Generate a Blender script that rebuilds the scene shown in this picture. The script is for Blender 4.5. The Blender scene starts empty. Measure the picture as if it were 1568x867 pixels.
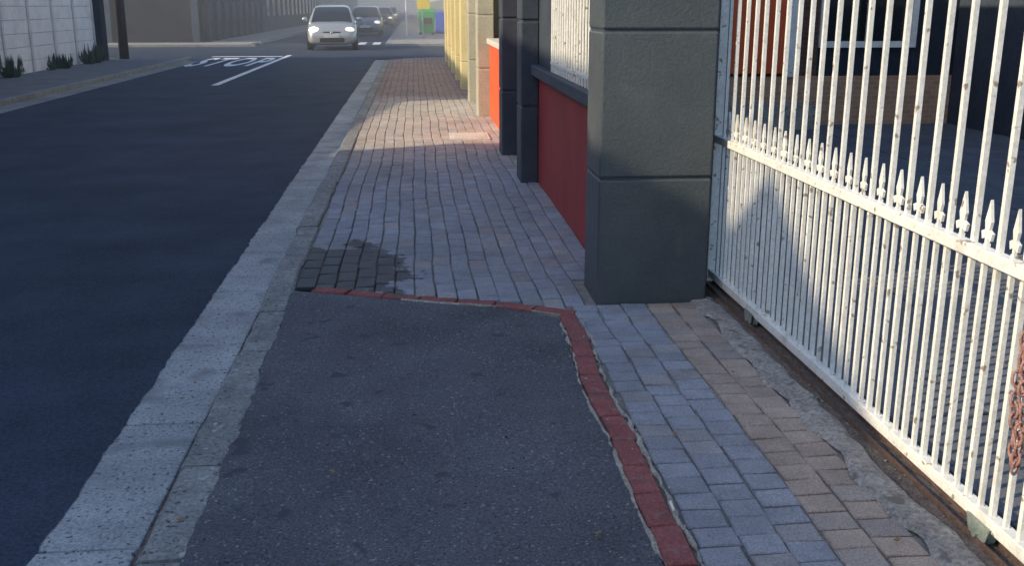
import bpy, bmesh, math, random
from mathutils import Vector, noise as mnoise
random.seed(7)
S=bpy.context.scene
S.view_settings.view_transform='Standard'
try: S.view_settings.look='None'
except Exception: pass
S.view_settings.exposure=0
COL=S.collection
# ---------------------------------------------------------------- helpers
def link(o,parent=None):
    COL.objects.link(o)
    if parent is not None: o.parent=parent
    return o
def empty(name,loc=(0,0,0)):
    e=bpy.data.objects.new(name,None); e.location=loc; e.empty_display_size=.2
    return link(e)
def mesh_obj(name,verts,faces,mats,parent=None,smooth=False,fm=None,bevel=0,col=None):
    me=bpy.data.meshes.new(name); me.from_pydata(verts,[],faces)
    if not isinstance(mats,(list,tuple)): mats=[mats]
    for m in mats: me.materials.append(m)
    if fm: me.polygons.foreach_set('material_index',fm)
    if smooth: me.polygons.foreach_set('use_smooth',[True]*len(me.polygons))
    if col is not None:
        a=me.color_attributes.new('Col','FLOAT_COLOR','POINT')
        flat=[]
        for c in col: flat+= [c[0],c[1],c[2],1]
        a.data.foreach_set('color',flat)
    me.update()
    o=bpy.data.objects.new(name,me); link(o,parent)
    if bevel:
        b=o.modifiers.new('bev','BEVEL'); b.width=bevel; b.segments=2; b.limit_method='ANGLE'
    return o
class MB:
    """mesh builder"""
    def __init__(s): s.v=[];s.f=[];s.m=[]
    def box(s,x0,x1,y0,y1,z0,z1,m=0):
        b=len(s.v)
        s.v+=[(x0,y0,z0),(x1,y0,z0),(x1,y1,z0),(x0,y1,z0),(x0,y0,z1),(x1,y0,z1),(x1,y1,z1),(x0,y1,z1)]
        s.f+=[(b,b+3,b+2,b+1),(b+4,b+5,b+6,b+7),(b,b+1,b+5,b+4),(b+1,b+2,b+6,b+5),(b+2,b+3,b+7,b+6),(b+3,b,b+4,b+7)]
        s.m+=[m]*6
    def tube(s,p,q,r0,r1=None,n=8,m=0,cap=True):
        if r1 is None:r1=r0
        p=Vector(p);q=Vector(q);d=(q-p).normalized()
        a=d.orthogonal().normalized();c=d.cross(a)
        b=len(s.v)
        for i in range(n):
            t=2*math.pi*i/n; e=a*math.cos(t)+c*math.sin(t)
            s.v.append(tuple(p+e*r0)); s.v.append(tuple(q+e*r1))
        for i in range(n):
            j=(i+1)%n
            s.f.append((b+2*i,b+2*j,b+2*j+1,b+2*i+1)); s.m.append(m)
        if cap:
            s.f.append(tuple(b+2*i for i in range(n))[::-1]); s.m.append(m)
            s.f.append(tuple(b+2*i+1 for i in range(n))); s.m.append(m)
    def ell(s,c,r,m=0,nu=12,nv=8):
        b=len(s.v)
        for j in range(nv+1):
            ph=-math.pi/2+math.pi*j/nv
            for i in range(nu):
                t=2*math.pi*i/nu
                s.v.append((c[0]+r[0]*math.cos(ph)*math.cos(t),c[1]+r[1]*math.cos(ph)*math.sin(t),c[2]+r[2]*math.sin(ph)))
        for j in range(nv):
            for i in range(nu):
                k=(i+1)%nu
                s.f.append((b+j*nu+i,b+j*nu+k,b+(j+1)*nu+k,b+(j+1)*nu+i)); s.m.append(m)
    def obj(s,name,mats,parent=None,smooth=False,bevel=0):
        return mesh_obj(name,s.v,s.f,mats,parent,smooth,s.m,bevel)
def P(name,rough=.8,metal=0,spec=.3):
    m=bpy.data.materials.new(name); m.use_nodes=True
    nt=m.node_tree; b=nt.nodes['Principled BSDF']
    b.inputs['Roughness'].default_value=rough; b.inputs['Metallic'].default_value=metal
    b.inputs['Specular IOR Level'].default_value=spec
    return m,nt,b
def noise_node(nt,scale,detail=4,rough=.6,vec=None):
    n=nt.nodes.new('ShaderNodeTexNoise'); n.inputs['Scale'].default_value=scale
    n.inputs['Detail'].default_value=detail; n.inputs['Roughness'].default_value=rough
    nt.links.new(vec,n.inputs['Vector']); return n
def ramp(nt,fac,stops):
    r=nt.nodes.new('ShaderNodeValToRGB'); e=r.color_ramp.elements
    e[0].position=stops[0][0]; e[0].color=(*stops[0][1],1)
    e[1].position=stops[-1][0]; e[1].color=(*stops[-1][1],1)
    for p,c in stops[1:-1]:
        x=e.new(p); x.color=(*c,1)
    nt.links.new(fac,r.inputs['Fac']); return r
def mix(nt,typ,fac,a,b):
    n=nt.nodes.new('ShaderNodeMix'); n.data_type='RGBA'; n.blend_type=typ
    if isinstance(fac,(int,float)): n.inputs[0].default_value=fac
    else: nt.links.new(fac,n.inputs[0])
    for s,v in ((6,a),(7,b)):
        if isinstance(v,tuple): n.inputs[s].default_value=(*v,1)
        else: nt.links.new(v,n.inputs[s])
    return n.outputs[2]
def G(v): return (v,v,v)
def surf(name,c1,c2,scale=6,rough=.85,fine=120,fine_amt=.35,bump=.3,bdist=.004,spots=None,attr=False,spec=.3,wet=None,metal=0,big=0.0):
    """mottled surface: large tone drift, fine grain, optional spots, wet puddle stain & bump"""
    m,nt,b=P(name,rough,metal,spec)
    tc=nt.nodes.new('ShaderNodeTexCoord').outputs['Object']
    n1=noise_node(nt,scale,5,.65,tc)
    c=ramp(nt,n1.outputs['Fac'],[(.3,c1),(.7,c2)]).outputs['Color']
    if attr:
        a=nt.nodes.new('ShaderNodeAttribute'); a.attribute_name='Col'
        c=mix(nt,'MULTIPLY',1,a.outputs['Color'],c)
    if big:
        n0=noise_node(nt,.9,4,.6,tc)
        g=ramp(nt,n0.outputs['Fac'],[(.3,G(1-big)),(.7,G(1+big*.4))]).outputs['Color']
        c=mix(nt,'MULTIPLY',1,c,g)
    n2=noise_node(nt,fine,2,.7,tc)
    g=ramp(nt,n2.outputs['Fac'],[(.3,G(1-fine_amt)),(.72,G(1+fine_amt))]).outputs['Color']
    c=mix(nt,'MULTIPLY',1,c,g)
    if spots:
        for (sc,lo,hi,colr) in spots:
            v=noise_node(nt,sc,2,.5,tc)
            r=ramp(nt,v.outputs['Fac'],[(lo,G(0)),(hi,G(1))]).outputs['Color']
            c=mix(nt,'MIX',r,c,colr)
    if wet:
        (wx,wy,sx,sy)=wet
        mp=nt.nodes.new('ShaderNodeMapping'); mp.inputs['Scale'].default_value=(1/sx,1/sy,0); mp.inputs['Location'].default_value=(-wx/sx,-wy/sy,0)
        nt.links.new(tc,mp.inputs['Vector'])
        ln=nt.nodes.new('ShaderNodeVectorMath'); ln.operation='LENGTH'; nt.links.new(mp.outputs[0],ln.inputs[0])
        nz=noise_node(nt,4.5,5,.6,tc)
        ma=nt.nodes.new('ShaderNodeMath'); ma.operation='MULTIPLY_ADD'; ma.inputs[1].default_value=2.2; nt.links.new(nz.outputs['Fac'],ma.inputs[0]); nt.links.new(ln.outputs['Value'],ma.inputs[2])
        mr=nt.nodes.new('ShaderNodeMapRange'); mr.inputs['From Min'].default_value=2.02; mr.inputs['From Max'].default_value=2.26; nt.links.new(ma.outputs[0],mr.inputs['Value'])
        dk=ramp(nt,mr.outputs[0],[(0,(.20,.20,.21)),(.7,(.42,.42,.42)),(1,G(1))]).outputs['Color']
        c=mix(nt,'MULTIPLY',1,c,dk)
        rr=nt.nodes.new('ShaderNodeMapRange'); rr.inputs['To Min'].default_value=.6; rr.inputs['To Max'].default_value=rough; nt.links.new(mr.outputs[0],rr.inputs['Value']); nt.links.new(rr.outputs[0],b.inputs['Roughness'])
    nt.links.new(c,b.inputs['Base Color'])
    if bump:
        bp=nt.nodes.new('ShaderNodeBump'); bp.inputs['Strength'].default_value=bump; bp.inputs['Distance'].default_value=bdist
        ad=nt.nodes.new('ShaderNodeMath'); ad.operation='ADD'
        nt.links.new(n1.outputs['Fac'],ad.inputs[0]); nt.links.new(n2.outputs['Fac'],ad.inputs[1])
        nt.links.new(ad.outputs[0],bp.inputs['Height']); nt.links.new(bp.outputs['Normal'],b.inputs['Normal'])
    return m
# ---------------------------------------------------------------- materials
M_road=surf('road_asphalt',(.034,.045,.068),(.050,.065,.092),1.2,.9,90,.35,.35,.004,spots=[(160,.66,.74,(.09,.10,.12))],big=.25,spec=.15)
M_tarmac=surf('driveway_tarmac',(.090,.094,.110),(.124,.128,.144),2.5,.9,110,.5,.8,.006,spots=[(70,.64,.71,(.26,.26,.26)),(45,.70,.74,(.02,.02,.022)),(7,.66,.70,(.065,.068,.078))],big=.3,spec=.2)
M_gutter=surf('gutter_concrete',(.28,.295,.31),(.41,.42,.42),5,.9,80,.3,.6,.006,spots=[(48,.62,.66,(.09,.09,.09)),(3.2,.60,.74,(.19,.20,.21))],big=.3)
M_kerb=surf('kerb_concrete',(.18,.19,.19),(.31,.315,.305),7,.9,60,.35,.8,.010,spots=[(40,.64,.68,(.08,.08,.08)),(18,.66,.72,(.40,.40,.38))],big=.3)
WET=(-.50,5.82,.40,.58)
M_paver=surf('brick_paver',(.82,.82,.83),(1.13,1.13,1.12),9,.88,130,.3,.5,.004,attr=True,big=.22,wet=WET)
M_joint=surf('joint_sand',(.16,.145,.14),(.29,.27,.25),10,.95,120,.4,.5,.005,wet=WET)
M_mortar=surf('old_mortar',(.27,.25,.21),(.42,.39,.34),16,.95,90,.4,.9,.008)
M_redbrick=surf('red_painted_brick',(.19,.062,.060),(.28,.095,.09),9,.85,110,.3,.5,.004,spots=[(22,.60,.72,(.20,.15,.14)),(6,.60,.75,(.15,.085,.08))])
M_strip=surf('rough_concrete',(.25,.23,.21),(.42,.39,.35),8,.95,60,.4,1,.012,spots=[(14,.6,.68,(.18,.165,.145))])
M_dirt=surf('track_dirt',(.11,.09,.08),(.20,.165,.14),12,.95,80,.4,.8,.01)
M_pillar=surf('grey_plaster_paint',(.060,.074,.082),(.086,.100,.105),3,.40,55,.12,.5,.006,spec=.5,big=.25,spots=[(5,.64,.8,(.10,.108,.106))])
M_dgrey=surf('dark_grey_plaster',(.042,.052,.068),(.065,.077,.095),4,.6,60,.15,.4,.005)
M_redwall=surf('red_plaster',(.26,.034,.034),(.32,.05,.047),3,.6,50,.15,.4,.004,big=.2)
M_orangewall=surf('orange_red_plaster',(.62,.09,.03),(.72,.13,.04),3,.6,50,.1,.3,.004)
M_beige=surf('beige_plaster',(.38,.36,.28),(.48,.45,.36),3,.8,40,.15,.4,.005,big=.2)
M_yellow=surf('yellow_plaster',(.68,.57,.28),(.82,.70,.40),2,.8,40,.12,.4,.005,big=.15)
M_coping=surf('pale_coping',(.5,.47,.42),(.65,.6,.52),6,.8)
M_white=surf('weathered_white_paint',(.68,.67,.63),(.86,.84,.77),11,.45,70,.12,.5,.002,spots=[(26,.655,.71,(.32,.27,.22)),(7,.62,.80,(.50,.46,.40))],spec=.4)
M_wwall=surf('white_precast_panel',(.60,.61,.65),(.78,.78,.80),3,.85,40,.15,.3,.004,spots=[(2.2,.62,.8,(.5,.46,.4))])
M_wpost=surf('grey_precast_post',(.44,.45,.48),(.6,.6,.62),3,.85)
M_brown=surf('brown_timber',(.05,.035,.025),(.12,.085,.06),10,.85,60,.3)
M_mark=surf('road_paint',(.62,.63,.65),(.8,.8,.8),5,.8,60,.2,.3,.002,spots=[(18,.62,.70,(.18,.19,.2))])
M_ground=surf('ground_soil',(.12,.10,.08),(.2,.17,.13),1.5,.95,30,.3)
M_pave_far=surf('pavement_concrete_shade',(.10,.105,.12),(.17,.17,.18),1.5,.9,30,.25,.4,.006)  # dark copy of the pavement, street shade put into its colour
M_pave_lit=surf('pavement_pale_sunlit',(.28,.25,.22),(.40,.35,.30),1.5,.9,30,.25,.4,.006)  # pale copy of the pavement, sunlight put into its colour
M_dbld=surf('charcoal_plaster',(.024,.023,.028),(.038,.036,.042),2,.85,20,.15,spec=.1)
M_bbld=surf('bluegrey_plaster',(.045,.058,.078),(.065,.080,.105),2,.85,20,.15,spec=.1)
M_rust=surf('rusty_steel',(.10,.065,.05),(.19,.125,.10),14,.8,80,.3)
M_steel=surf('dull_steel',(.22,.26,.23),(.36,.4,.35),14,.6,80,.2,metal=.3)
M_yard=surf('yard_brick_paver',(.8,.8,.8),(1.1,1.1,1.1),6,.9,100,.3,.4,.004,attr=True)
def brickmat(name,a,b,mortar,sc=4.0):
    m,nt,bs=P(name,.85)
    tc=nt.nodes.new('ShaderNodeTexCoord').outputs['Object']
    mp=nt.nodes.new('ShaderNodeMapping'); mp.inputs['Rotation'].default_value=(math.radians(90),0,0)
    nt.links.new(tc,mp.inputs['Vector'])
    br=nt.nodes.new('ShaderNodeTexBrick'); nt.links.new(mp.outputs[0],br.inputs['Vector'])
    br.inputs['Scale'].default_value=sc; br.inputs['Color1'].default_value=(*a,1); br.inputs['Color2'].default_value=(*b,1)
    br.inputs['Mortar'].default_value=(*mortar,1); br.inputs['Mortar Size'].default_value=.02
    nt.links.new(br.outputs['Color'],bs.inputs['Base Color']); return m
M_facebrick=brickmat('face_brick',(.42,.22,.13),(.52,.29,.17),(.42,.36,.29))
M_facebrick2=brickmat('dark_face_brick',(.16,.075,.06),(.23,.11,.085),(.20,.18,.16))
def plain(name,c,rough=.5,metal=0,spec=.5,emit=None,es=0,coat=0):
    m,nt,b=P(name,rough,metal,spec)
    tc=nt.nodes.new('ShaderNodeTexCoord').outputs['Object']
    n=noise_node(nt,7,4,.6,tc)
    r=ramp(nt,n.outputs['Fac'],[(.3,tuple(x*.88 for x in c)),(.7,c)])
    nt.links.new(r.outputs['Color'],b.inputs['Base Color'])
    b.inputs['Coat Weight'].default_value=coat
    if emit:
        b.inputs['Emission Color'].default_value=(*emit,1); b.inputs['Emission Strength'].default_value=es
    return m
M_glass=plain('window_glass',(.02,.025,.03),.08,0,.8)
M_black=plain('black_rubber',(.015,.015,.017),.8)
M_paintS=plain('silver_car_paint',(.46,.46,.44),.3,.4,.5,coat=.6)
M_paintG=plain('grey_car_paint',(.16,.17,.19),.3,.4,.5,coat=.6)
M_paintB=plain('dark_car_paint',(.06,.07,.09),.3,.3,.5,coat=.6)
M_lamp=plain('headlamp',(.8,.8,.78),.15,0,.8,(1,.93,.75),1.0)
M_lampon=plain('headlamp_lit',(.9,.9,.85),.15,0,.8,(1,.9,.62),14)
M_plate=plain('number_plate',(.62,.60,.55),.5)
M_chrome=plain('chrome',(.6,.6,.6),.2,.9)
M_green=plain('green_plastic',(.02,.38,.09),.45)
M_blue=plain('blue_plastic',(.03,.12,.60),.45)
M_signy=plain('yellow_sign',(.85,.6,.05),.5)
M_signr=plain('red_sign',(.6,.03,.03),.5)
M_leaf=plain('weed_green',(.05,.075,.035),.8)
M_dleaf=plain('dry_leaf',(.25,.14,.06),.8)
M_tree=surf('tree_foliage',(.035,.06,.02),(.09,.12,.04),3,.9,20,.3)
M_butt=plain('white_paper',(.8,.78,.72),.8)

# ---------------------------------------------------------------- ground
ZR=-.06
mesh_obj('ground',[(-800,-200,-.12),(800,-200,-.12),(800,1500,-.12),(-800,1500,-.12)],[(0,1,2,3)],M_ground)
def edge_jit(y): return .012*mnoise.noise(Vector((y*1.7,.3,.2)))+.010*mnoise.noise(Vector((y*8.3,5.1,.4)))+.009*mnoise.noise(Vector((y*25.7,5.3,3.2)))
v=[];f=[]
ys=[-8+i*.03 for i in range(int(40/.03)+1)]
ys[-1]=32
for y in ys:
    v.append((-6.60,y,ZR)); v.append((-1.15+edge_jit(y),y,ZR))
for i in range(len(ys)-1): f.append((2*i,2*i+1,2*i+3,2*i+2))
b=len(v)
v+=[(-60,32,ZR),(-6.60,32,ZR),(-6.60,42,ZR),(-60,42,ZR),(-1.15,32,ZR),(60,32,ZR),(60,42,ZR),(-1.15,42,ZR),(-6.60,42,ZR),(-1.15,42,ZR),(-1.15,600,ZR),(-6.60,600,ZR)]
f+=[(b,b+1,b+2,b+3),(b+4,b+5,b+6,b+7)]
v+=[(-6.60,32,ZR),(-1.15,32,ZR)]
f+=[(b+12,b+13,b+9,b+8),(b+8,b+9,b+10,b+11)]
mesh_obj('road',v,f,M_road)
g=MB(); y=-1.0; random.seed(3)
while y<31:
    L=.95
    j=random.uniform(-.004,.004)
    g.box(-1.20,-.853+j,y+.006,y+L-.006,-.12,-.066+random.uniform(0,.003)+.002)
    y+=L
go=g.obj('gutter',M_gutter,bevel=.008)
bb=MB(); bb.box(-1.19,-.8,-1,31,-.12,-.072); bb.obj('gutter_bed',M_dirt,go)
def kerb_top(y):
    t=min(1,max(0,(y-5.15)/.5)); return -.038+.043*t*t*(3-2*t)
v=[];f=[];n=0
def kerb_block(y0,y1,segs=16):
    b=len(v); jx=random.uniform(-.007,.007); jz=random.uniform(-.004,.004)
    for i in range(segs+1):
        y=y0+(y1-y0)*i/segs; z=kerb_top(y)+jz+.004*mnoise.noise(Vector((y*9.3,1.2,1.1)))
        e=1 if y<5.3 else .35
        w=.010*mnoise.noise(Vector((y*7.3,2.2,1.1))); w2=(.030*mnoise.noise(Vector((y*4.1,9.2,1.3)))+.020*mnoise.noise(Vector((y*15.1,9.2,4.3))))*e
        v.extend([(-.848+jx+w,y,-.12),(-.842+jx+w,y,z-.016),(-.825+jx,y,z),(-.705+jx+w2*.5,y,z),(-.692+jx+w2,y,z-.010),(-.69+jx+w2,y,-.12)])
    for i in range(segs):
        for k in range(5): f.append((b+i*6+k,b+i*6+k+1,b+(i+1)*6+k+1,b+(i+1)*6+k))
    f.append(tuple(b+k for k in range(6))); e=b+segs*6; f.append(tuple(e+5-k for k in range(6)))
y=-1.05
while y<29.5:
    L=.95 if y>5 else .62
    kerb_block(y+.006,y+L-.006); y+=L
ko=mesh_obj('kerb',v,[tuple(reversed(q)) for q in f],M_kerb)
v=[];f=[]
R=2.0; cx=-.69+R; cy=29.5
N=14
for i in range(N+1):
    t=math.pi-(math.pi/2)*i/N
    for rr,z in ((R+.15,-.12),(R+.145,-.02),(R+.12,0),(R,0),(R,-.12)):
        v.append((cx+rr*math.cos(t),cy+rr*math.sin(t),z))
for i in range(N):
    for k in range(4): f.append((i*5+k,i*5+k+1,(i+1)*5+k+1,(i+1)*5+k))
b=len(v)
for X in (cx,60):
    for rr,z in ((R+.15,-.12),(R+.145,-.02),(R+.12,0),(R,0),(R,-.12)): v.append((X,cy+rr,z))
for k in range(4): f.append((b+k,b+k+1,b+5+k+1,b+5+k))
mesh_obj('corner_kerb',v,[tuple(reversed(q)) for q in f],M_kerb)
curve=[(-.73,5.47),(-.345,5.33),(.06,5.16),(.46,5.03),(.745,4.83)]
def cur(x):
    if x<=curve[0][0]: return curve[0][1]
    for (a,b_),(c,d) in zip(curve,curve[1:]):
        if x<=c: return b_+(d-b_)*(x-a)/(c-a)
    return curve[-1][1]
def edge_x(y):
    return .685+(y-1.8)*(.735-.685)/3.0+.012*math.sin(y*2.6+1)+.006*math.sin(y*6.1)
v=[];f=[]
NX,NY=60,130
for j in range(NY+1):
    for i in range(NX+1):
        s=i/NX; t=j/NY
        y0=-1
        yy=y0+(5.6-y0)*t
        xl=-.70; xr=edge_x(min(yy,4.85))
        x=xl+(xr-xl)*s
        ytop=cur(x)-.045
        Y=y0+(ytop-y0)*t
        xl=-.700+.030*mnoise.noise(Vector((Y*4.1,9.2,1.3)))+.020*mnoise.noise(Vector((Y*15.1,9.2,4.3))); xr=edge_x(min(Y,4.8))-.055+.012*mnoise.noise(Vector((Y*11.3,1.2,.5)))
        x=xl+(xr-xl)*s
        z=-.040+.036*min(1,s*1.3)+.005*mnoise.noise(Vector((x*2,Y*2,0)))
        k=min(1,max(0,(t-.90)/.10)); z=z+(-.006-z)*k*k
        v.append((x,Y,z+.002))
for j in range(NY):
    for i in range(NX):
        a=j*(NX+1)+i; f.append((a,a+1,a+NX+2,a+NX+1))
mesh_obj('driveway',v,f,M_tarmac,smooth=True)
v=[(-.70,-1,-.055),(.6,-1,-.012),(1.6,-1,-.012),(-.70,5.3,-.050),(.6,5.1,-.012),(1.6,5.1,-.012),(-.70,5.6,-.012),(.6,5.4,-.012),(1.6,5.4,-.012),(-.70,29.5,-.012),(.6,29.5,-.012),(1.6,29.5,-.012)]
f=[(0,1,4,3),(1,2,5,4),(3,4,7,6),(4,5,8,7),(6,7,10,9),(7,8,11,10)]
b=len(v)
arc=[(cx+R*math.cos(math.pi-(math.pi/2)*i/10),cy+R*math.sin(math.pi-(math.pi/2)*i/10),-.012) for i in range(11)]
v+=arc+[(60,cy+R,-.012),(60,cy,-.012)]
f+=[tuple(range(b,b+13))[::-1]]
mesh_obj('pavement_bed',v,f,M_joint)
def und(x,y): return .007*mnoise.noise(Vector((x*1.3,y*1.1,0)))+.004*mnoise.noise(Vector((x*4,y*3,7)))
def wobx(x,y): return .020*mnoise.noise(Vector((x*.8,y*.9,3.7)))+.008*mnoise.noise(Vector((x*3,y*2.1,9.7)))
def pavers(name,cols,y0f,y1,l,colf,mat,gap=.006,ch=.006,jit=.003,keep=None,wb=1,tilt=.0028):
    v=[];f=[];c=[]
    for ci,(xa,xb) in enumerate(cols):
        y=y0f(.5*(xa+xb))
        y-= (l*.5 if ci%2 else 0)+random.uniform(0,.02)
        ymin=y0f(.5*(xa+xb))
        while y<y1:
            L=l*random.uniform(.97,1.03)
            ya=max(y,ymin)+gap/2; yb=min(y+L,y1)-gap/2; y+=L
            if yb-ya<.03: continue
            mx,my=.5*(xa+xb),.5*(ya+yb)
            if keep and not keep(mx,my): continue
            jx=random.uniform(-jit,jit); tz=[random.uniform(-tilt,tilt) for _ in range(4)]
            X0=xa+gap/2+jx; X1=xb-gap/2+jx
            b=len(v); k=colf(mx,my)
            P4=[(X0,ya),(X1,ya),(X1,yb),(X0,yb)]
            In=[(X0+ch,ya+ch),(X1-ch,ya+ch),(X1-ch,yb-ch),(X0+ch,yb-ch)]
            def W_(q): return (q[0]+wobx(q[0],q[1])*wb,q[1]+wobx(q[1],q[0]+5)*wb)
            P4=[W_(q) for q in P4]; In=[W_(q) for q in In]
            for q in P4: v.append((q[0]+random.uniform(-.002,.002),q[1]+random.uniform(-.002,.002),-.02))
            base=v[-4:]
            for q,t in zip(base,tz): v.append((q[0],q[1],und(q[0],q[1])-.004+t))
            for q,t in zip(In,tz): v.append((q[0],q[1],und(q[0],q[1])+t))
            c+=[tuple(x*.85 for x in k)]*8+[k]*4
            for a in range(4):
                d=(a+1)%4
                f.append((b+a,b+d,b+4+d,b+4+a)); f.append((b+4+a,b+4+d,b+8+d,b+8+a))
            f.append((b+8,b+9,b+10,b+11))
    return mesh_obj(name,v,f,mat,col=c)
random.seed(11)
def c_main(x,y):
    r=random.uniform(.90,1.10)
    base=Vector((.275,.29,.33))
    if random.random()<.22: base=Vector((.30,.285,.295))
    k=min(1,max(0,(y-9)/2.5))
    sun_tone=Vector((.46,.395,.34)) if random.random()<.6 else Vector((.42,.385,.36))  # sunlit stretch of pavement put into the brick colour
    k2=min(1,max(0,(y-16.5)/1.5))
    sun_tone=sun_tone.lerp(Vector((.29,.215,.195)),k2)  # shade past the sunlit stretch, also put into the colour
    base=base.lerp(sun_tone,k*.95)
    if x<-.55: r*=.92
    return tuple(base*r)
ncol=16; w=(1.07+.685)/ncol
cols=[(-.685+i*w,-.685+(i+1)*w) for i in range(ncol)]
def keepm(x,y):
    if y>29.5:
        return (x-cx)**2+(y-29.5)**2<(R-.02)**2 or x>cx
    if x>.78 and y<5.02: return False
    if .86<x and 4.98<y<5.42: return False
    return True
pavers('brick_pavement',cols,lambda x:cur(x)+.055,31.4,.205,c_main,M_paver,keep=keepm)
def c_strip(x,y):
    r=random.uniform(.89,1.11)
    edge=1.14+.01*math.sin(y*3)
    if x>edge: base=Vector((.36,.29,.245)) if random.random()<.75 else Vector((.33,.29,.265))
    else: base=Vector((.27,.285,.325)) if random.random()<.85 else Vector((.29,.285,.295))
    return tuple(base*r)
scols=[(.775+i*.131,.775+(i+1)*.131) for i in range(5)]
pavers('side_brick_paving',scols,lambda x:-.6,4.99,.112,c_strip,M_paver,jit=.005)
def brick_along(mb,p,q,w,h=.004):
    p=Vector(p);q=Vector(q);d=(q-p).normalized();n=Vector((-d.y,d.x))
    p=p+d*.003;q=q-d*.003
    b=len(mb.v);c=.005
    zz=random.uniform(-.002,.002)
    J=lambda:Vector((random.uniform(-.004,.004),random.uniform(-.004,.004)))
    pts=[p-n*w/2,q-n*w/2,q+n*w/2,p+n*w/2]
    pi=[p-n*(w/2-c)+d*c,q-n*(w/2-c)-d*c,q+n*(w/2-c)-d*c,p+n*(w/2-c)+d*c]
    js=[J() for _ in range(4)]
    pts=[a+j for a,j in zip(pts,js)]; pi=[a+j for a,j in zip(pi,js)]
    for a in pts: mb.v.append((a.x,a.y,-.05))
    for a in pts: mb.v.append((a.x,a.y,h-.006+zz))
    for a in pi: mb.v.append((a.x,a.y,h+zz))
    for a in range(4):
        e=(a+1)%4
        mb.f.append((b+a,b+e,b+4+e,b+4+a)); mb.f.append((b+4+a,b+4+e,b+8+e,b+8+a)); mb.m+=[0,0]
    mb.f.append((b+8,b+9,b+10,b+11)); mb.m.append(0)
rb=MB(); y=-.6
while y<4.62:
    L=random.uniform(.195,.225)
    j=random.uniform(-.005,.005)
    brick_along(rb,(edge_x(y)+j,y),(edge_x(y+L)+j+random.uniform(-.005,.005),y+L),.088)
    y+=L+.004
xs=.775
while xs>-.40:
    x2=xs-.19
    brick_along(rb,(xs,cur(xs)+.01),(x2,cur(x2)+.01),.080,.002)
    xs=x2-.004
rb.obj('red_brick_edging',M_redbrick)
def ribbon(name,path,w,z,mat,jit=.012,amp=.003,seed=0):
    v=[];f=[]
    for i,(x,y) in enumerate(path):
        x2,y2=path[min(i+1,len(path)-1)]; x1,y1=path[max(i-1,0)]
        d=Vector((x2-x1,y2-y1)).normalized(); n=Vector((-d.y,d.x)); s=(x+y)*1.0
        a=w/2+jit*mnoise.noise(Vector((s*11.3,seed+.3,.2))); c=w/2+jit*mnoise.noise(Vector((s*12.7,seed+5.3,.2)))
        for t,dz in ((-a,-.008),(-a*.6,0),(0,amp),(c*.6,0),(c,-.008)):
            v.append((x+n.x*t,y+n.y*t,z+dz+.002*mnoise.noise(Vector((x*40,y*40,t*60)))))
    for i in range(len(path)-1):
        for k in range(4): f.append((i*5+k,i*5+k+1,(i+1)*5+k+1,(i+1)*5+k))
    return mesh_obj(name,v,[tuple(reversed(q)) for q in f],mat,smooth=True)
ribbon('mortar_line',[(edge_x(y)-.052,y) for y in [-.6+i*.02 for i in range(267)]],.010,.000,M_mortar,.030,seed=1)
ribbon('mortar_line',[(edge_x(y)+.054,y) for y in [-.6+i*.02 for i in range(267)]],.010,.001,M_mortar,.034,seed=4)
ribbon('mortar_line',[(x,cur(x)-.036) for x in [-.10+i*.02 for i in range(42)]],.004,-.001,M_mortar,.016,seed=7)
def patch(name,x0,x1,y0,y1,z,mat,jx=.012,amp=.008,nx=8,parent=None):
    ny=int((y1-y0)/.03); v=[];f=[]
    for j in range(ny+1):
        y=y0+(y1-y0)*j/ny
        a=x0+jx*mnoise.noise(Vector((y*5.3,x0*10,.2)))*1.6+jx*.6*mnoise.noise(Vector((y*17.3,x0*10,.2))); b_=x1+jx*mnoise.noise(Vector((y*6.1,x1*10,4)))
        for i in range(nx+1):
            x=a+(b_-a)*i/nx
            v.append((x,y,z+amp*mnoise.noise(Vector((x*14,y*11,2)))+amp*.5*mnoise.noise(Vector((x*40,y*33,2)))-(.012 if i in(0,nx) else 0)))
    for j in range(ny):
        for i in range(nx):
            q=j*(nx+1)+i; f.append((q,q+1,q+nx+2,q+nx+1))
    return mesh_obj(name,v,f,mat,parent,smooth=True)
patch('concrete_strip',1.42,1.545,-.6,5.05,.010,M_strip,.026,.010)
patch('gate_track_bed',1.535,1.75,-.6,5.4,.004,M_dirt,.01,.01)
tr=MB(); tr.box(1.572,1.578,-.5,5.35,.0,.026); tr.box(1.63,1.636,-.5,5.35,0,.022); tr.obj('gate_track',M_rust)
mb=MB()
for _ in range(150):
    yy=random.uniform(1.8,5); x=random.choice([edge_x(yy)+.05,edge_x(yy)-.055,1.43,1.48,1.55,-.69])+random.gauss(0,.025); r=random.uniform(.002,.006)
    z=.008 if x>.6 else -.034
    mb.ell((x,yy,z),(r,r*1.3,r*.7),nu=6,nv=4)
mb.obj('gravel_crumbs',M_strip,smooth=False)
mb=MB(); mb.tube((.753,2.735,.016),(.757,2.79,.014),.0045,n=8); mb.obj('cigarette_butt',M_butt)
mb=MB()
for (x,yy) in [(.50,2.62),(-.3,3.1),(.2,4.4),(1.3,3.9),(.9,3.3),(-.95,4.1),(-.1,7),(.5,8.3),(.7,6.2),(-.75,2.9),(1.35,2.5)]:
    r=random.uniform(.006,.011); a=random.random()*3; b=len(mb.v); z=.014 if x>-.6 else -.03
    for k in range(6):
        t=a+k*math.pi/3; rr=r*(1.6 if k%3==0 else .8); mb.v.append((x+rr*math.cos(t),yy+rr*math.sin(t),z+.004*(k%2)))
    mb.f.append(tuple(range(b,b+6))); mb.m.append(0)
mb.obj('dry_leaves',M_dleaf)
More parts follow.
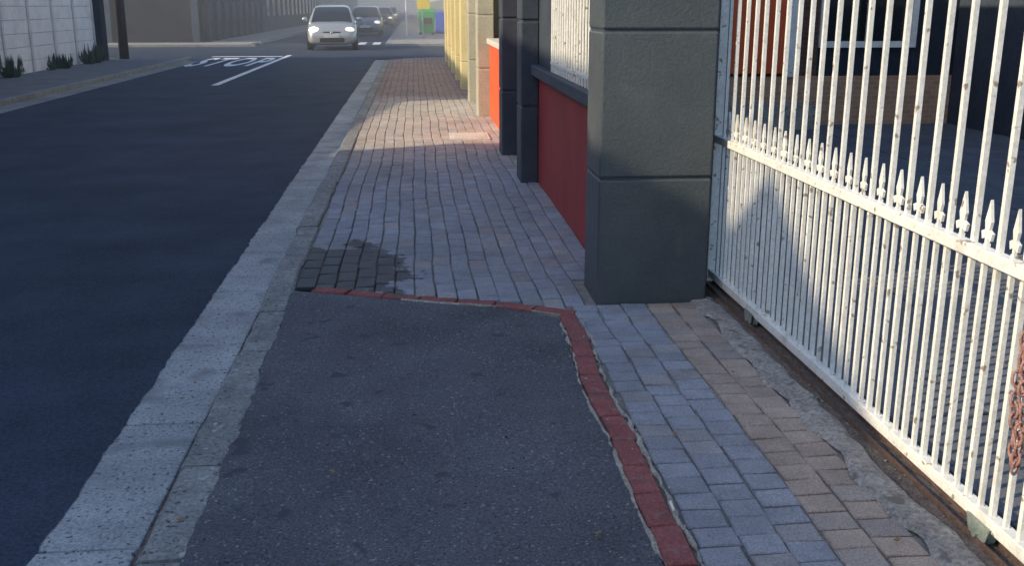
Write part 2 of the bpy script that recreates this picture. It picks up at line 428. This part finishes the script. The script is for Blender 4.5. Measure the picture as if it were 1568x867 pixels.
mc=MB(); mc.box(.40,.86,11.75,12.35,-.02,.016); mc.box(.44,.82,11.8,12.3,.016,.022); mc.obj('meter_cover',M_coping,bevel=.004)

# ---------------------------------------------------------------- big grey pillar
p=empty('gate_pillar')
px0,px1,py0,py1=.915,1.495,5.0,5.4
c=MB(); c.box(px0+.010,px1-.010,py0+.010,py1-.010,-.03,3.2); c.obj('core',M_dgrey,p)
zs=[-.02,.655,1.385,2.12,2.9]
for i in range(4):
    c=MB(); c.box(px0,px1,py0,py1,zs[i]+(.006 if i else 0),zs[i+1]-.006); c.obj('block_%d'%i,M_pillar,p,bevel=.010)
c=MB(); c.box(px0-.06,px1+.06,py0-.06,py1+.06,3.2,3.32); c.obj('cap',M_pillar,p,bevel=.01)

# ---------------------------------------------------------------- shop building (near, grey + red)
B=empty('grey_and_red_shop_building')
def bx(name,mat,*a,bevel=.006,parent=None):
    c=MB(); c.box(*a); return c.obj(name,mat,parent or B,bevel=bevel)
bx('red_panel',M_redwall,1.06,1.3,5.4,8.76,-.03,.93)
bx('window_sill',M_dgrey,.985,1.3,5.4,8.76,.93,1.02,bevel=.012)
bx('wall_side',M_dgrey,1.06,1.3,7.75,8.76,1.02,2.3)
bx('wall_top',M_dgrey,1.06,1.3,5.4,8.76,2.3,4.2)
bx('window_glass',M_glass,1.20,1.21,5.4,7.75,1.02,2.3,bevel=0)
fr=MB()
for a in ((5.4,5.46),(6.5,6.56),(7.69,7.75)): fr.box(1.17,1.20,a[0],a[1],1.02,2.3)
fr.box(1.17,1.199,5.46,7.69,1.022,1.07); fr.obj('window_frame',M_white,B)
br=MB(); y=5.5
while y<7.72: br.tube((1.03,y,1.02),(1.03,y,2.25),.009,n=6); y+=.11
br.box(1.022,1.038,5.45,7.74,1.075,1.095); br.box(1.022,1.038,5.45,7.74,1.7,1.72); br.obj('window_bars',M_white,B)
def pier(name,mat,x0,x1,y0,y1,bands=(.66,1.38,2.1),h=4.2,core=None):
    bx(name+'_core',core or mat,x0+.01,x1-.002,y0+.01,y1-.01,-.03,h)
    zz=[-.03]+list(bands)+[h]
    for i in range(len(zz)-1): bx(name+'_block_%d'%i,mat,x0,x1,y0,y1,zz[i]+(.008 if i else 0),zz[i+1]-.008,bevel=.012)
pier('pier_a',M_dgrey,.905,1.06,8.76,9.12)
bx('doorway_wall',M_dgrey,1.25,1.4,9.12,10.45,-.03,4.2)
bx('door',M_redwall,1.22,1.25,9.3,10.25,.02,2.1)
pier('pier_b',M_dgrey,.885,1.06,10.45,10.82)
bx('pier_b_back',M_dgrey,1.06,1.4,10.45,10.82,-.03,4.2); bx('pier_a_back',M_dgrey,1.06,1.4,8.76,9.12,-.03,4.2)
bx('orange_panel',M_orangewall,1.04,1.3,10.82,14.3,-.03,1.0)
bx('coping',M_coping,1.0,1.3,10.82,14.3,1.0,1.07)
bx('wall_upper_b',M_beige,1.25,1.4,10.82,14.3,1.07,4.2)
bw=MB()
for yy in (11.2,12.9): bw.box(1.22,1.25,yy,yy+1.1,1.25,2.2)
bw.obj('windows_b',M_glass,B)
bx('parapet',M_dgrey,1.0,1.42,5.4,10.82,4.2,4.6); bx('parapet_b',M_beige,1.0,1.42,10.82,14.3,4.2,4.6)
bx('rear_mass',M_dgrey,1.42,1.7,5.6,14.3,-.03,4.5)
B2=empty('yellow_plaster_building')
BB=B; B=B2
pier('pier_c',M_beige,.875,1.1,14.3,14.75)
bx('beige_wall',M_beige,1.0,1.6,14.75,19.1,-.03,4.6)
pier('pier_d',M_beige,.87,1.1,16.6,17.0)
pier('pier_e',M_yellow,.86,1.1,19.1,19.6,bands=(.5,))
bx('yellow_wall',M_yellow,.98,6,19.6,29.8,-.03,5)
for i,yy in enumerate((21.6,23.9,26.3,28.6)): pier('pier_y%d'%i,M_yellow,.86,.978,yy,yy+.4,bands=(.5,))
bx('yellow_plinth',M_beige,.95,.978,19.62,29.78,-.03,.35)
wv=MB()
for yy in (20.2,22.4,24.8,27.2): wv.box(.965,.978,yy,yy+1.0,1.0,2.3)
wv.obj('windows',M_glass,B2)
bx('roof_slab',M_beige,.8,6.2,14.9,30,5.0,5.2)
B=BB

# ---------------------------------------------------------------- yard behind gate
def c_yard(x,y):
    r=random.uniform(.88,1.1); return tuple(Vector((.14,.15,.17))*r)
mesh_obj('yard_slab',[(1.6,-3,-.014),(14,-3,-.014),(14,13,-.014),(1.6,13,-.014)],[(0,1,2,3)],M_dirt)
pavers('yard_paving',[(1.75+i*.4,2.15+i*.4) for i in range(17)],lambda x:1.0,12.9,.4,c_yard,M_yard)
H=empty('yard_house')
BB=B;B=H
bx('plinth',M_facebrick,1.7,12,12.9,13.2,-.03,.62)
bx('upper_wall_left',M_facebrick2,1.7,5.2,13.0,13.2,.62,3.6)
bx('upper_wall_right',M_bbld,6.5,12,13.0,13.2,.62,3.6)
bx('under_window',M_bbld,5.2,6.5,13.0,13.2,.62,1.0); bx('over_window',M_dbld,5.2,6.5,13.0,13.2,2.3,3.6)
bx('window',M_glass,5.2,6.5,13.1,13.12,1.0,2.3,bevel=0)
w_=MB(); w_.box(5.2,6.5,12.96,13.0,.98,1.06); w_.box(5.2,5.28,12.96,13.0,1.06,2.3); w_.box(6.42,6.5,12.96,13.0,1.06,2.3); w_.box(5.82,5.88,12.96,13.0,1.06,2.3); w_.obj('window_frame',M_white,H)
bx('red_door',M_orangewall,3.75,4.75,12.86,12.90,.66,2.7)
w_=MB(); w_.box(3.65,3.75,12.84,12.90,.62,2.8); w_.box(4.75,4.85,12.84,12.9,.62,2.8); w_.obj('door_frame',M_white,H)
bx('step',M_strip,3.5,5.0,12.4,12.9,-.03,.3)
bx('house_roof',M_dbld,1.7,12.4,12.6,17,3.6,3.75)
bx('side_wall',M_bbld,7.0,7.2,-2,12.9,-.03,2.6)
B=BB

# ---------------------------------------------------------------- sliding gate
Gt=empty('white_security_gate')
gx=1.605; y0,y1=-.6,5.28
def wob(a): return random.uniform(-a,a)
rl=MB()
rl.box(gx-.02,gx+.02,y0,y1,.06,.10)
rl.box(gx-.026,gx+.014,y0,y1,.80,.838)
rl.box(gx-.02,gx+.02,y0,y1,2.15,2.19)
rl.obj('rails',M_white,Gt,bevel=.003)
st=MB(); st.box(gx-.024,gx+.024,y1,y1+.045,.03,2.2); st.obj('end_stile',M_white,Gt,bevel=.003)
ba=MB(); sp_=MB(); y=y1-.10; per=.136
def spear(yc,zb,xx=gx):
    k=len(sp_.v); t=.0045
    prof=[(-.006,0),(-.006,.022),(-.022,.014),(-.029,.036),(-.010,.044),(-.016,.068),(0,.13),(.016,.068),(.010,.044),(.029,.036),(.022,.014),(.006,.022),(.006,0)]
    n=len(prof); tw=random.uniform(-.15,.15)
    for s in (-t,t):
        for (a,z) in prof: sp_.v.append((xx+s+a*tw,yc+a,zb+z))
    sp_.f.append(tuple(range(k,k+n))); sp_.m.append(0)
    sp_.f.append(tuple(range(k+n,k+2*n))[::-1]); sp_.m.append(0)
    for a in range(n):
        e=(a+1)%n; sp_.f.append((k+a,k+e,k+n+e,k+n+a)); sp_.m.append(0)
def sqbar(yc,z0,z1,h,lean):
    k=len(ba.v)
    for z,l in ((z0,0),(z1,lean)):
        ba.v.extend([(gx-h,yc-h+l,z),(gx+h,yc-h+l,z),(gx+h,yc+h+l,z),(gx-h,yc+h+l,z)])
    for a in range(4):
        e=(a+1)%4; ba.f.append((k+a,k+e,k+4+e,k+4+a)); ba.m.append(0)
while y>y0:
    yy=y+wob(.003)
    sqbar(yy,.10,2.15,.0080,wob(.008))
    y2=yy-per/2+wob(.004)
    sqbar(y2,.10,.85,.0068,wob(.003))
    spear(y2,.845)
    y-=per
ba.obj('bars',M_white,Gt); sp_.obj('spear_heads',M_white,Gt)
wh=MB()
for yy in (4.55,2.48):
    wh.tube((gx-.012,yy,.035),(gx+.012,yy,.035),.034,n=16)
wh.obj('wheels',M_steel,Gt,smooth=False)
wk=MB()
for yy in (4.55,2.48):
    for sx in (-.030,.026):
        k=len(wk.v)
        pr=[(-.06,.075),(-.045,.03),(-.015,.012),(.015,.012),(.045,.03),(.06,.075)]
        for s in (0,.004):
            for a,z in pr: wk.v.append((gx+sx+s,yy+a,z))
        wk.f+=[tuple(range(k,k+6)),tuple(range(k+6,k+12))[::-1]]; wk.m+=[0,0]
        for a in range(6):
            e=(a+1)%6; wk.f.append((k+a,k+e,k+6+e,k+6+a)); wk.m.append(0)
    wk.tube((gx-.04,yy,.035),(gx-.02,yy,.035),.011,n=6,m=0)
wk.obj('wheel_brackets',M_steel,Gt)
gp=MB(); gp.box(1.50,1.53,5.29,5.33,-.02,2.2); gp.box(1.50,1.515,5.25,5.33,.0,.09); gp.obj('gate_stop_post',M_rust,bevel=.003)
ch=MB()
def ring(c,ax,up,r=.017,l=.012,tr=.0042):
    pts=[]
    for i in range(12):
        t=2*math.pi*i/12; pts.append(Vector(c)+ax*(r*.7*math.cos(t))+up*((r+(l*.4))*math.sin(t)))
    for i in range(12): ch.tube(pts[i],pts[(i+1)%12],tr,n=5,cap=False)
zc=.80;i=0;yc=2.365
while zc>.30:
    a=Vector((1,0,0)) if i%2 else Vector((0,1,0))
    a=(a+Vector((wob(.4),wob(.4),0))).normalized()
    ring((gx-.035+wob(.006),yc+.012*math.sin(zc*14),zc),a,Vector((0,.15,1)).normalized())
    ring((gx-.042+wob(.006),yc-.03+.010*math.sin(zc*11),zc-.01),a,Vector((0,-.1,1)).normalized())
    zc-=.028;i+=1
for k in range(10):
    t=k/10*2*math.pi; ring((gx+.034*math.cos(t),yc+.034*math.sin(t),.82+.01*math.sin(t)),Vector((0,0,1)) if k%2 else Vector((math.cos(t),math.sin(t),0)),Vector((-math.sin(t),math.cos(t),0)))
ch.obj('chain',surf('rusty_chain',(.26,.13,.115),(.40,.24,.21),30,.7,90,.2),Gt,smooth=True)

# ---------------------------------------------------------------- left side of the street
lp=MB(); lp.box(-8.8,-6.75,-10,31,-.12,.02); lp.box(-60,-8.8,31.3,31.6,-.12,.02)
lp.obj('far_pavement',M_pave_far,bevel=.01)
lp=MB(); lp.box(-60,-6.6,42.15,45,-.12,.02); lp.box(-8.75,-6.6,45,300,-.12,.02); lp.obj('far_corner_pavement',M_pave_lit,bevel=.01)
lk=MB(); y=-10
while y<31: lk.box(-6.75,-6.60,y+.005,y+.945,-.12,.03); y+=.95
y=45
while y<120: lk.box(-6.6,-6.45,y+.01,y+1.9,-.12,.03); y+=1.9
x=-30
while x<-7: lk.box(x+.005,x+.945,42.0,42.15,-.12,.03); x+=.95
lk.obj('far_kerb',M_kerb,bevel=.01)
lg=MB(); lg.box(-6.6,-6.2,-10,31,-.07,ZR+.005); lg.obj('far_gutter',M_kerb)
W=empty('precast_wall')
pn=MB(); ps=MB()
yy=29.7
while yy>2:
    for k in range(7):
        pn.box(-8.84,-8.80+.004*(k%2),yy-1.5,yy,.0+k*.3,.0+k*.3+.292)
    ps.box(-8.88,-8.765,yy-.0,yy+.11,-.05,2.15)
    yy-=1.61
pn.obj('panels',M_wwall,W,bevel=.006); ps.obj('posts',M_wpost,W,bevel=.008)
bk=MB(); bk.box(-9.0,-8.6,29.85,30.3,-.05,2.6); bk.obj('end_pier',M_dbld,W,bevel=.01)
up=MB(); up.tube((-8.35,30.9,-.05),(-8.3,30.95,8),.14,.10,n=14); up.obj('utility_pole',M_brown,smooth=True)
wd=MB(); random.seed(5)
for cl in range(40):
    cy_=random.choice([16.4,18.1,19.7,21.3,23,26,28.8])+random.gauss(0,.35); cx_=-8.66+random.uniform(-.05,.14); h=random.uniform(.12,.6)
    for _ in range(random.randint(20,50)):
        a=random.random()*6.28; r=random.uniform(.02,.22)*h/.4; x=cx_+r*.4*math.cos(a); yv=cy_+r*.4*math.sin(a)
        tx=cx_+r*math.cos(a); ty=cy_+r*math.sin(a); z=h*random.uniform(.3,1); w2=.012
        b=len(wd.v); wd.v+=[(x-w2,yv,0),(x+w2,yv,0),(tx+w2*1.5,ty,z*.6),(tx,ty+.02,z),(tx-w2*1.5,ty,z*.55)]
        wd.f.append((b,b+1,b+2,b+3,b+4)); wd.m.append(0)
wd.obj('weeds',M_leaf)
# road markings
mk=MB(); mk.box(-4.12,-3.98,21.4,34.6,ZR,ZR+.004); mk.obj('centre_line_marking',M_mark)
cu=bpy.data.curves.new('stop','FONT'); cu.body='STOP'; cu.size=1; cu.offset=.022; cu.space_character=1.2
to=bpy.data.objects.new('tmp',cu); COL.objects.link(to); bpy.context.view_layer.update()
me=bpy.data.meshes.new_from_object(to); COL.objects.unlink(to)
xs_=[q.co.x for q in me.vertices]; ys_=[q.co.y for q in me.vertices]
for q in me.vertices:
    q.co=Vector((-6.2+(q.co.x-min(xs_))/(max(xs_)-min(xs_))*2.0,28.2+(q.co.y-min(ys_))/(max(ys_)-min(ys_))*4.6,ZR+.005))
me.materials.clear(); me.materials.append(M_mark)
link(bpy.data.objects.new('stop_road_marking',me))
mk=MB()
mk.box(-6.4,-4.2,33.6,33.9,ZR,ZR+.004)
x=-3.6
while x<-1.3: mk.box(x,x+.32,44,46.5,ZR,ZR+.004); x+=.62
mk.obj('crossing_marking',M_mark)

# dark corner building
D=empty('charcoal_corner_building'); BB=B;B=D
bx('side_front',M_dbld,-45,-12.6,45,60,-.1,6); bx('corner_block',M_dbld,-12.6,-8.75,44.8,62,-.1,6)
for i in range(9): bx('pilaster_%d'%i,M_bbld,-8.75,-8.6,45.2+i*2,45.6+i*2,-.1,6)
wv=MB()
for i in range(8): wv.box(-8.75,-8.72,45.85+i*2,46.95+i*2,.9,2.5)
for i in range(10): wv.box(-17-i*3,-15.6-i*3,44.96,45.0,1.3,2.4)
wv.obj('windows',M_bbld,D)
bx('plinth',M_dbld,-45,-8.7,44.7,44.78,-.1,.35)
for i,xx in enumerate((-20.0,-16.5,-12.75,-9.2)): bx('front_pilaster_%d'%i,M_bbld,xx,xx+.3,44.62,44.69,-.1,6)
B=BB
def terrace(name,mat,x0,x1,y0,y1,h,side):
    t=empty(name); c=MB(); c.box(x0,x1,y0,y1,-.1,h); c.obj('walls',mat,t)
    w=MB(); yy=y0+1
    xf=x1 if side<0 else x0
    while yy<y1-2:
        if side<0: w.box(xf,xf+.03,yy,yy+1.2,.9,2.2); w.box(xf,xf+.03,yy,yy+1.2,3.6,4.8)
        else: w.box(xf-.03,xf,yy,yy+1.2,.9,2.2); w.box(xf-.03,xf,yy,yy+1.2,3.6,4.8)
        yy+=2.6
    w.obj('windows',M_glass,t)
    c=MB(); c.box(x0-.2,x1+.2,y0-.1,y1+.1,h,h+.3); c.obj('cornice',M_coping,t)
terrace('grey_terrace_building',M_bbld,-20,-8.75,63,100,6.5,-1)
terrace('beige_terrace_building',M_beige,-20,-8.8,101,170,7.5,-1)
terrace('cream_terrace_building',M_yellow,3.5,16,66,120,6.5,1)
terrace('far_terrace_building',M_beige,3.4,16,122,230,7,1)
rp=MB(); rp.box(-1.0,60,42.15,66,-.12,.02); rp.box(-1.0,3.4,66,300,-.12,.02); rp.obj('opposite_pavement',M_pave_lit,bevel=.01)
rk=MB(); x=-1.15
while x<30: rk.box(x,x+.94,42,42.15,-.12,.03); x+=.95
y=42.15
while y<120: rk.box(-1.15,-1.0,y,y+1.88,-.12,.03); y+=1.9
rk.obj('opposite_kerb',M_gutter)
v=[];f=[];N=60
for i in range(N+1):
    x=-300+600*i/N; h=16+14*mnoise.noise(Vector((x*.01,0,0)))+5*mnoise.noise(Vector((x*.05,3,0)))
    v+=[(x,420,-1),(x,460,h*.6),(x,560,h)]
for i in range(N):
    for k in range(2): f.append((i*3+k,(i+1)*3+k,(i+1)*3+k+1,i*3+k+1))
mesh_obj('hill',v,f,M_tree,smooth=True)
def taper(mb,cx_,cy_,w0,w1,d0,d1,z0,z1,m=0):
    b=len(mb.v)
    for w_,d_,z in ((w0,d0,z0),(w1,d1,z1)):
        mb.v+=[(cx_-w_/2,cy_-d_/2,z),(cx_+w_/2,cy_-d_/2,z),(cx_+w_/2,cy_+d_/2,z),(cx_-w_/2,cy_+d_/2,z)]
    mb.f+=[(b,b+3,b+2,b+1),(b+4,b+5,b+6,b+7),(b,b+1,b+5,b+4),(b+1,b+2,b+6,b+5),(b+2,b+3,b+7,b+6),(b+3,b,b+4,b+7)]; mb.m+=[m]*6
bn=empty('green_litter_bin',(0,0,0))
c=MB(); taper(c,.72,56,.72,.9,.6,.75,.1,1.15); c.obj('body',M_green,bn,bevel=.04)
c=MB(); taper(c,.72,56,.98,.7,.8,.5,1.16,1.42); c.obj('lid',M_green,bn,bevel=.04)
c=MB(); c.tube((.4,55.7,.09),(.4,56.3,.09),.09,n=12); c.tube((1.04,55.7,.09),(1.04,56.3,.09),.09,n=12); c.box(.45,1.0,55.58,55.62,.6,.9); c.obj('wheels_and_label',M_black,bn)
bn=empty('blue_wheelie_bin')
c=MB(); taper(c,1.5,58,.5,.6,.5,.6,.08,1.1); c.obj('body',M_blue,bn,bevel=.03)
c=MB(); taper(c,1.5,58,.66,.55,.68,.5,1.11,1.22); c.tube((1.2,58.3,.1),(1.8,58.3,.1),.1,n=12); c.obj('lid',M_blue,bn,bevel=.02)
sn=empty('traffic_sign'); c=MB(); c.tube((-.35,54,-.05),(-.35,54,3.2),.045,n=10); c.obj('pole',M_wwall,sn)
c=MB(); c.tube((-.35,53.93,2.7),(-.35,53.95,2.7),.4,n=8); c.obj('plate',M_signr,sn)
sn=empty('yellow_notice_sign'); c=MB(); c.tube((.45,50,0),(.45,50,2.6),.04,n=8); c.obj('pole',M_steel,sn); c=MB(); c.box(.2,.8,49.93,49.95,1.35,2.4); c.obj('plate',M_signy,sn,bevel=.01)

# ---------------------------------------------------------------- cars
def car(name,loc,paint,scale=1,lit=False,rot=0):
    E=empty(name,loc); E.scale=(scale,)*3; E.rotation_euler=(0,0,rot)
    def loft(st,n=28,ex=4.5,taperf=None):
        v=[];f=[]
        for (y,hw,zb,zt) in st:
            zm=(zb+zt)/2;h=(zt-zb)/2
            for i in range(n):
                t=2*math.pi*(i+.5)/n; cc=math.cos(t);ss=math.sin(t)
                x=hw*math.copysign(abs(cc)**(2/ex),cc); z=zm+h*math.copysign(abs(ss)**(2/ex),ss)
                if taperf: x*=taperf(z)
                v.append((x,y,z))
        for j in range(len(st)-1):
            for i in range(n):
                k=(i+1)%n; f.append((j*n+i,j*n+k,(j+1)*n+k,(j+1)*n+i))
        f.append(tuple(range(n))[::-1]); f.append(tuple((len(st)-1)*n+i for i in range(n)))
        return v,f
    st=[(0,.62,.26,.56),(.03,.70,.22,.62),(.10,.77,.19,.70),(.22,.81,.18,.78),(.45,.835,.18,.87),(.75,.845,.18,.94),(1.05,.85,.18,.985),(2,.85,.18,1.0),(3,.85,.18,1.02),(3.55,.83,.2,1.0),(3.72,.78,.25,.95),(3.8,.7,.3,.8)]
    v,f=loft(st); mesh_obj('body',v,f,paint,E,smooth=True)
    st=[]
    for i in range(13):
        t=i/12; y=.86+.95*t; st.append((y,.79-.02*t,.80,.93+.55*math.sin(t*math.pi/2)**.9 if t>0 else .93))
    st+=[(2.3,.77,.8,1.51),(2.9,.76,.8,1.49),(3.2,.75,.8,1.45),(3.45,.74,.8,1.28),(3.65,.72,.8,1.02)]
    tf=lambda z: 1-max(0,z-.95)*.36
    v,f=loft(st,n=36,ex=6,taperf=tf)
    fm=[]
    for q in f:
        P_=[Vector(v[i]) for i in q]; c_=sum(P_,Vector())/len(P_)
        nn=(P_[1]-P_[0]).cross(P_[2]-P_[0])
        if nn.length>0: nn.normalize()
        g_=0
        hwz=.78*tf(c_.z)
        if len(q)==4:
            if abs(nn.z)>.25 and abs(nn.y)>.25 and c_.y<1.75 and abs(c_.x)<hwz*.9 and c_.z<1.43 : g_=1
            if abs(nn.x)>.7 and 1.02<c_.z<1.40 and c_.y>1.15 and not 2.2<c_.y<2.3: g_=1
        fm.append(g_)
    mesh_obj('cabin',v,f,[paint,M_glass],E,smooth=True,fm=fm)
    w=MB()
    for sx in (-1,1):
        for yy in (.68,3.12):
            w.tube((sx*.66,yy,.29),(sx*.86,yy,.29),.29,n=20)
    w.obj('tyres',M_black,E)
    w=MB()
    for sx in (-1,1):
        for yy in (.68,3.12): w.tube((sx*.855,yy,.29),(sx*.868,yy,.29),.19,n=14)
    w.obj('wheel_rims',M_chrome,E)
    for sx,nm in ((-1,'left'),(1,'right')):
        w=MB(); w.ell((sx*.60,.17,.68),(.17,.13,.10),nu=14,nv=8); w.obj('headlamp_'+nm,M_lampon if (lit and sx<0) else M_lamp,E,smooth=True)
        w=MB(); w.ell((sx*.93,1.25,1.03),(.11,.06,.075)); w.obj('mirror_'+nm,paint,E,smooth=True)
        w=MB(); w.ell((sx*.58,.03,.36),(.07,.03,.05)); w.obj('foglamp_'+nm,M_chrome,E,smooth=True)
    w=MB(); w.box(-.42,.42,-.012,.10,.27,.42); w.box(-.30,.30,.012,.12,.565,.63); w.obj('grille',M_black,E,bevel=.02)
    w=MB(); w.box(-.25,.25,-.035,-.015,.43,.54); w.obj('number_plate',M_plate,E,bevel=.004)
    w=MB(); w.ell((0,.005,.60),(.055,.02,.04)); w.obj('badge',M_chrome,E,smooth=True)
    w=MB(); w.box(-.5,.05,.79,.81,.955,.965); w.obj('wiper',M_black,E)
    return E
car('silver_hatchback_car',(-2.93,38.0,ZR),M_paintS,1.06,True,math.radians(3))
car('grey_sedan_car',(-2.55,56,ZR),M_paintG,1.04,False)
car('dark_car',(-2.35,80,ZR),M_paintB,1.0,False)
car('silver_distant_car',(-2.4,108,ZR),M_paintS,1.0,False)

# ---------------------------------------------------------------- unseen buildings added on the left, rooflines shaped to shade the street
def gable(name,mat,x0,x1,pts,parent=None):
    t=empty(name); v=[];f=[]
    n=len(pts)
    for x in (x0,x1):
        for (y,h) in pts: v.append((x,y,-.1)); v.append((x,y,h))
    for i in range(n-1):
        a=2*i
        f.append((a,a+1,a+3,a+2)); f.append((2*n+a,2*n+a+2,2*n+a+3,2*n+a+1)); f.append((a+1,2*n+a+1,2*n+a+3,a+3))
    f.append((0,2*n,2*n+1,1)); f.append((2*n-2,2*n-1,4*n-1,4*n-2))
    mesh_obj('walls',v,f,mat,t)
    w=MB(); 
    y=pts[0][0]+1
    while y<pts[-1][0]-1.5:
        w.box(x1,x1+.02,y,y+1,1.0,2.1); y+=2.5
    w.obj('windows',M_glass,t)
gable('occluder_house',M_dgrey,-12,-9.5,[(-40,6.30),(-.9,6.30),(-.2,6.65),(.4,7.05),(.9,6.7),(1.5,6.7),(2.1,7.1),(6.9,7.1)])
gable('occluder_cottage',M_dgrey,-12,-9.5,[(6.95,4.75),(9.5,4.9),(13.3,5.25)])
gable('occluder_shop',M_dgrey,-12,-9.5,[(13.35,6.15),(29.5,6.15)])

# ---------------------------------------------------------------- low-sun haze over the far street
hz=MB(); hz.box(-70,70,13,330,-.11,14)
mh=bpy.data.materials.new('haze'); mh.use_nodes=True; nt=mh.node_tree; nt.nodes.clear()
out=nt.nodes.new('ShaderNodeOutputMaterial'); vs=nt.nodes.new('ShaderNodeVolumeScatter')
vs.inputs['Color'].default_value=(1,.96,.88,1); vs.inputs['Density'].default_value=.008; vs.inputs['Anisotropy'].default_value=0
nt.links.new(vs.outputs[0],out.inputs['Volume'])
hz.obj('haze',mh)

# ---------------------------------------------------------------- sky, sun, camera
az=math.radians(20); el=math.radians(28)
d=Vector((math.cos(az)*math.cos(el),math.sin(az)*math.cos(el),-math.sin(el)))
L=bpy.data.lights.new('sun','SUN'); L.energy=5; L.angle=math.radians(.5); L.color=(1,.85,.60)
lo=bpy.data.objects.new('sun',L); lo.rotation_euler=d.to_track_quat('-Z','Y').to_euler(); link(lo)
wd_=bpy.data.worlds.new('World'); S.world=wd_; wd_.use_nodes=True
nt=wd_.node_tree; sk=nt.nodes.new('ShaderNodeTexSky'); sk.sky_type='NISHITA'; sk.sun_disc=False
sk.sun_elevation=el; sk.sun_rotation=math.atan2(-d.x,-d.y); sk.dust_density=1.2; sk.ozone_density=2.0
bg=nt.nodes['Background']; bg.inputs['Strength'].default_value=.26
nt.links.new(sk.outputs[0],bg.inputs['Color'])
cam=bpy.data.cameras.new('camera'); cam.lens=1550/1568*36; cam.sensor_width=36; cam.clip_end=3000; cam.clip_start=.05
co=bpy.data.objects.new('camera',cam); co.location=(0,0,1.5); co.rotation_euler=(math.radians(90-15.33),0,math.radians(-5.40)); link(co)
S.camera=co
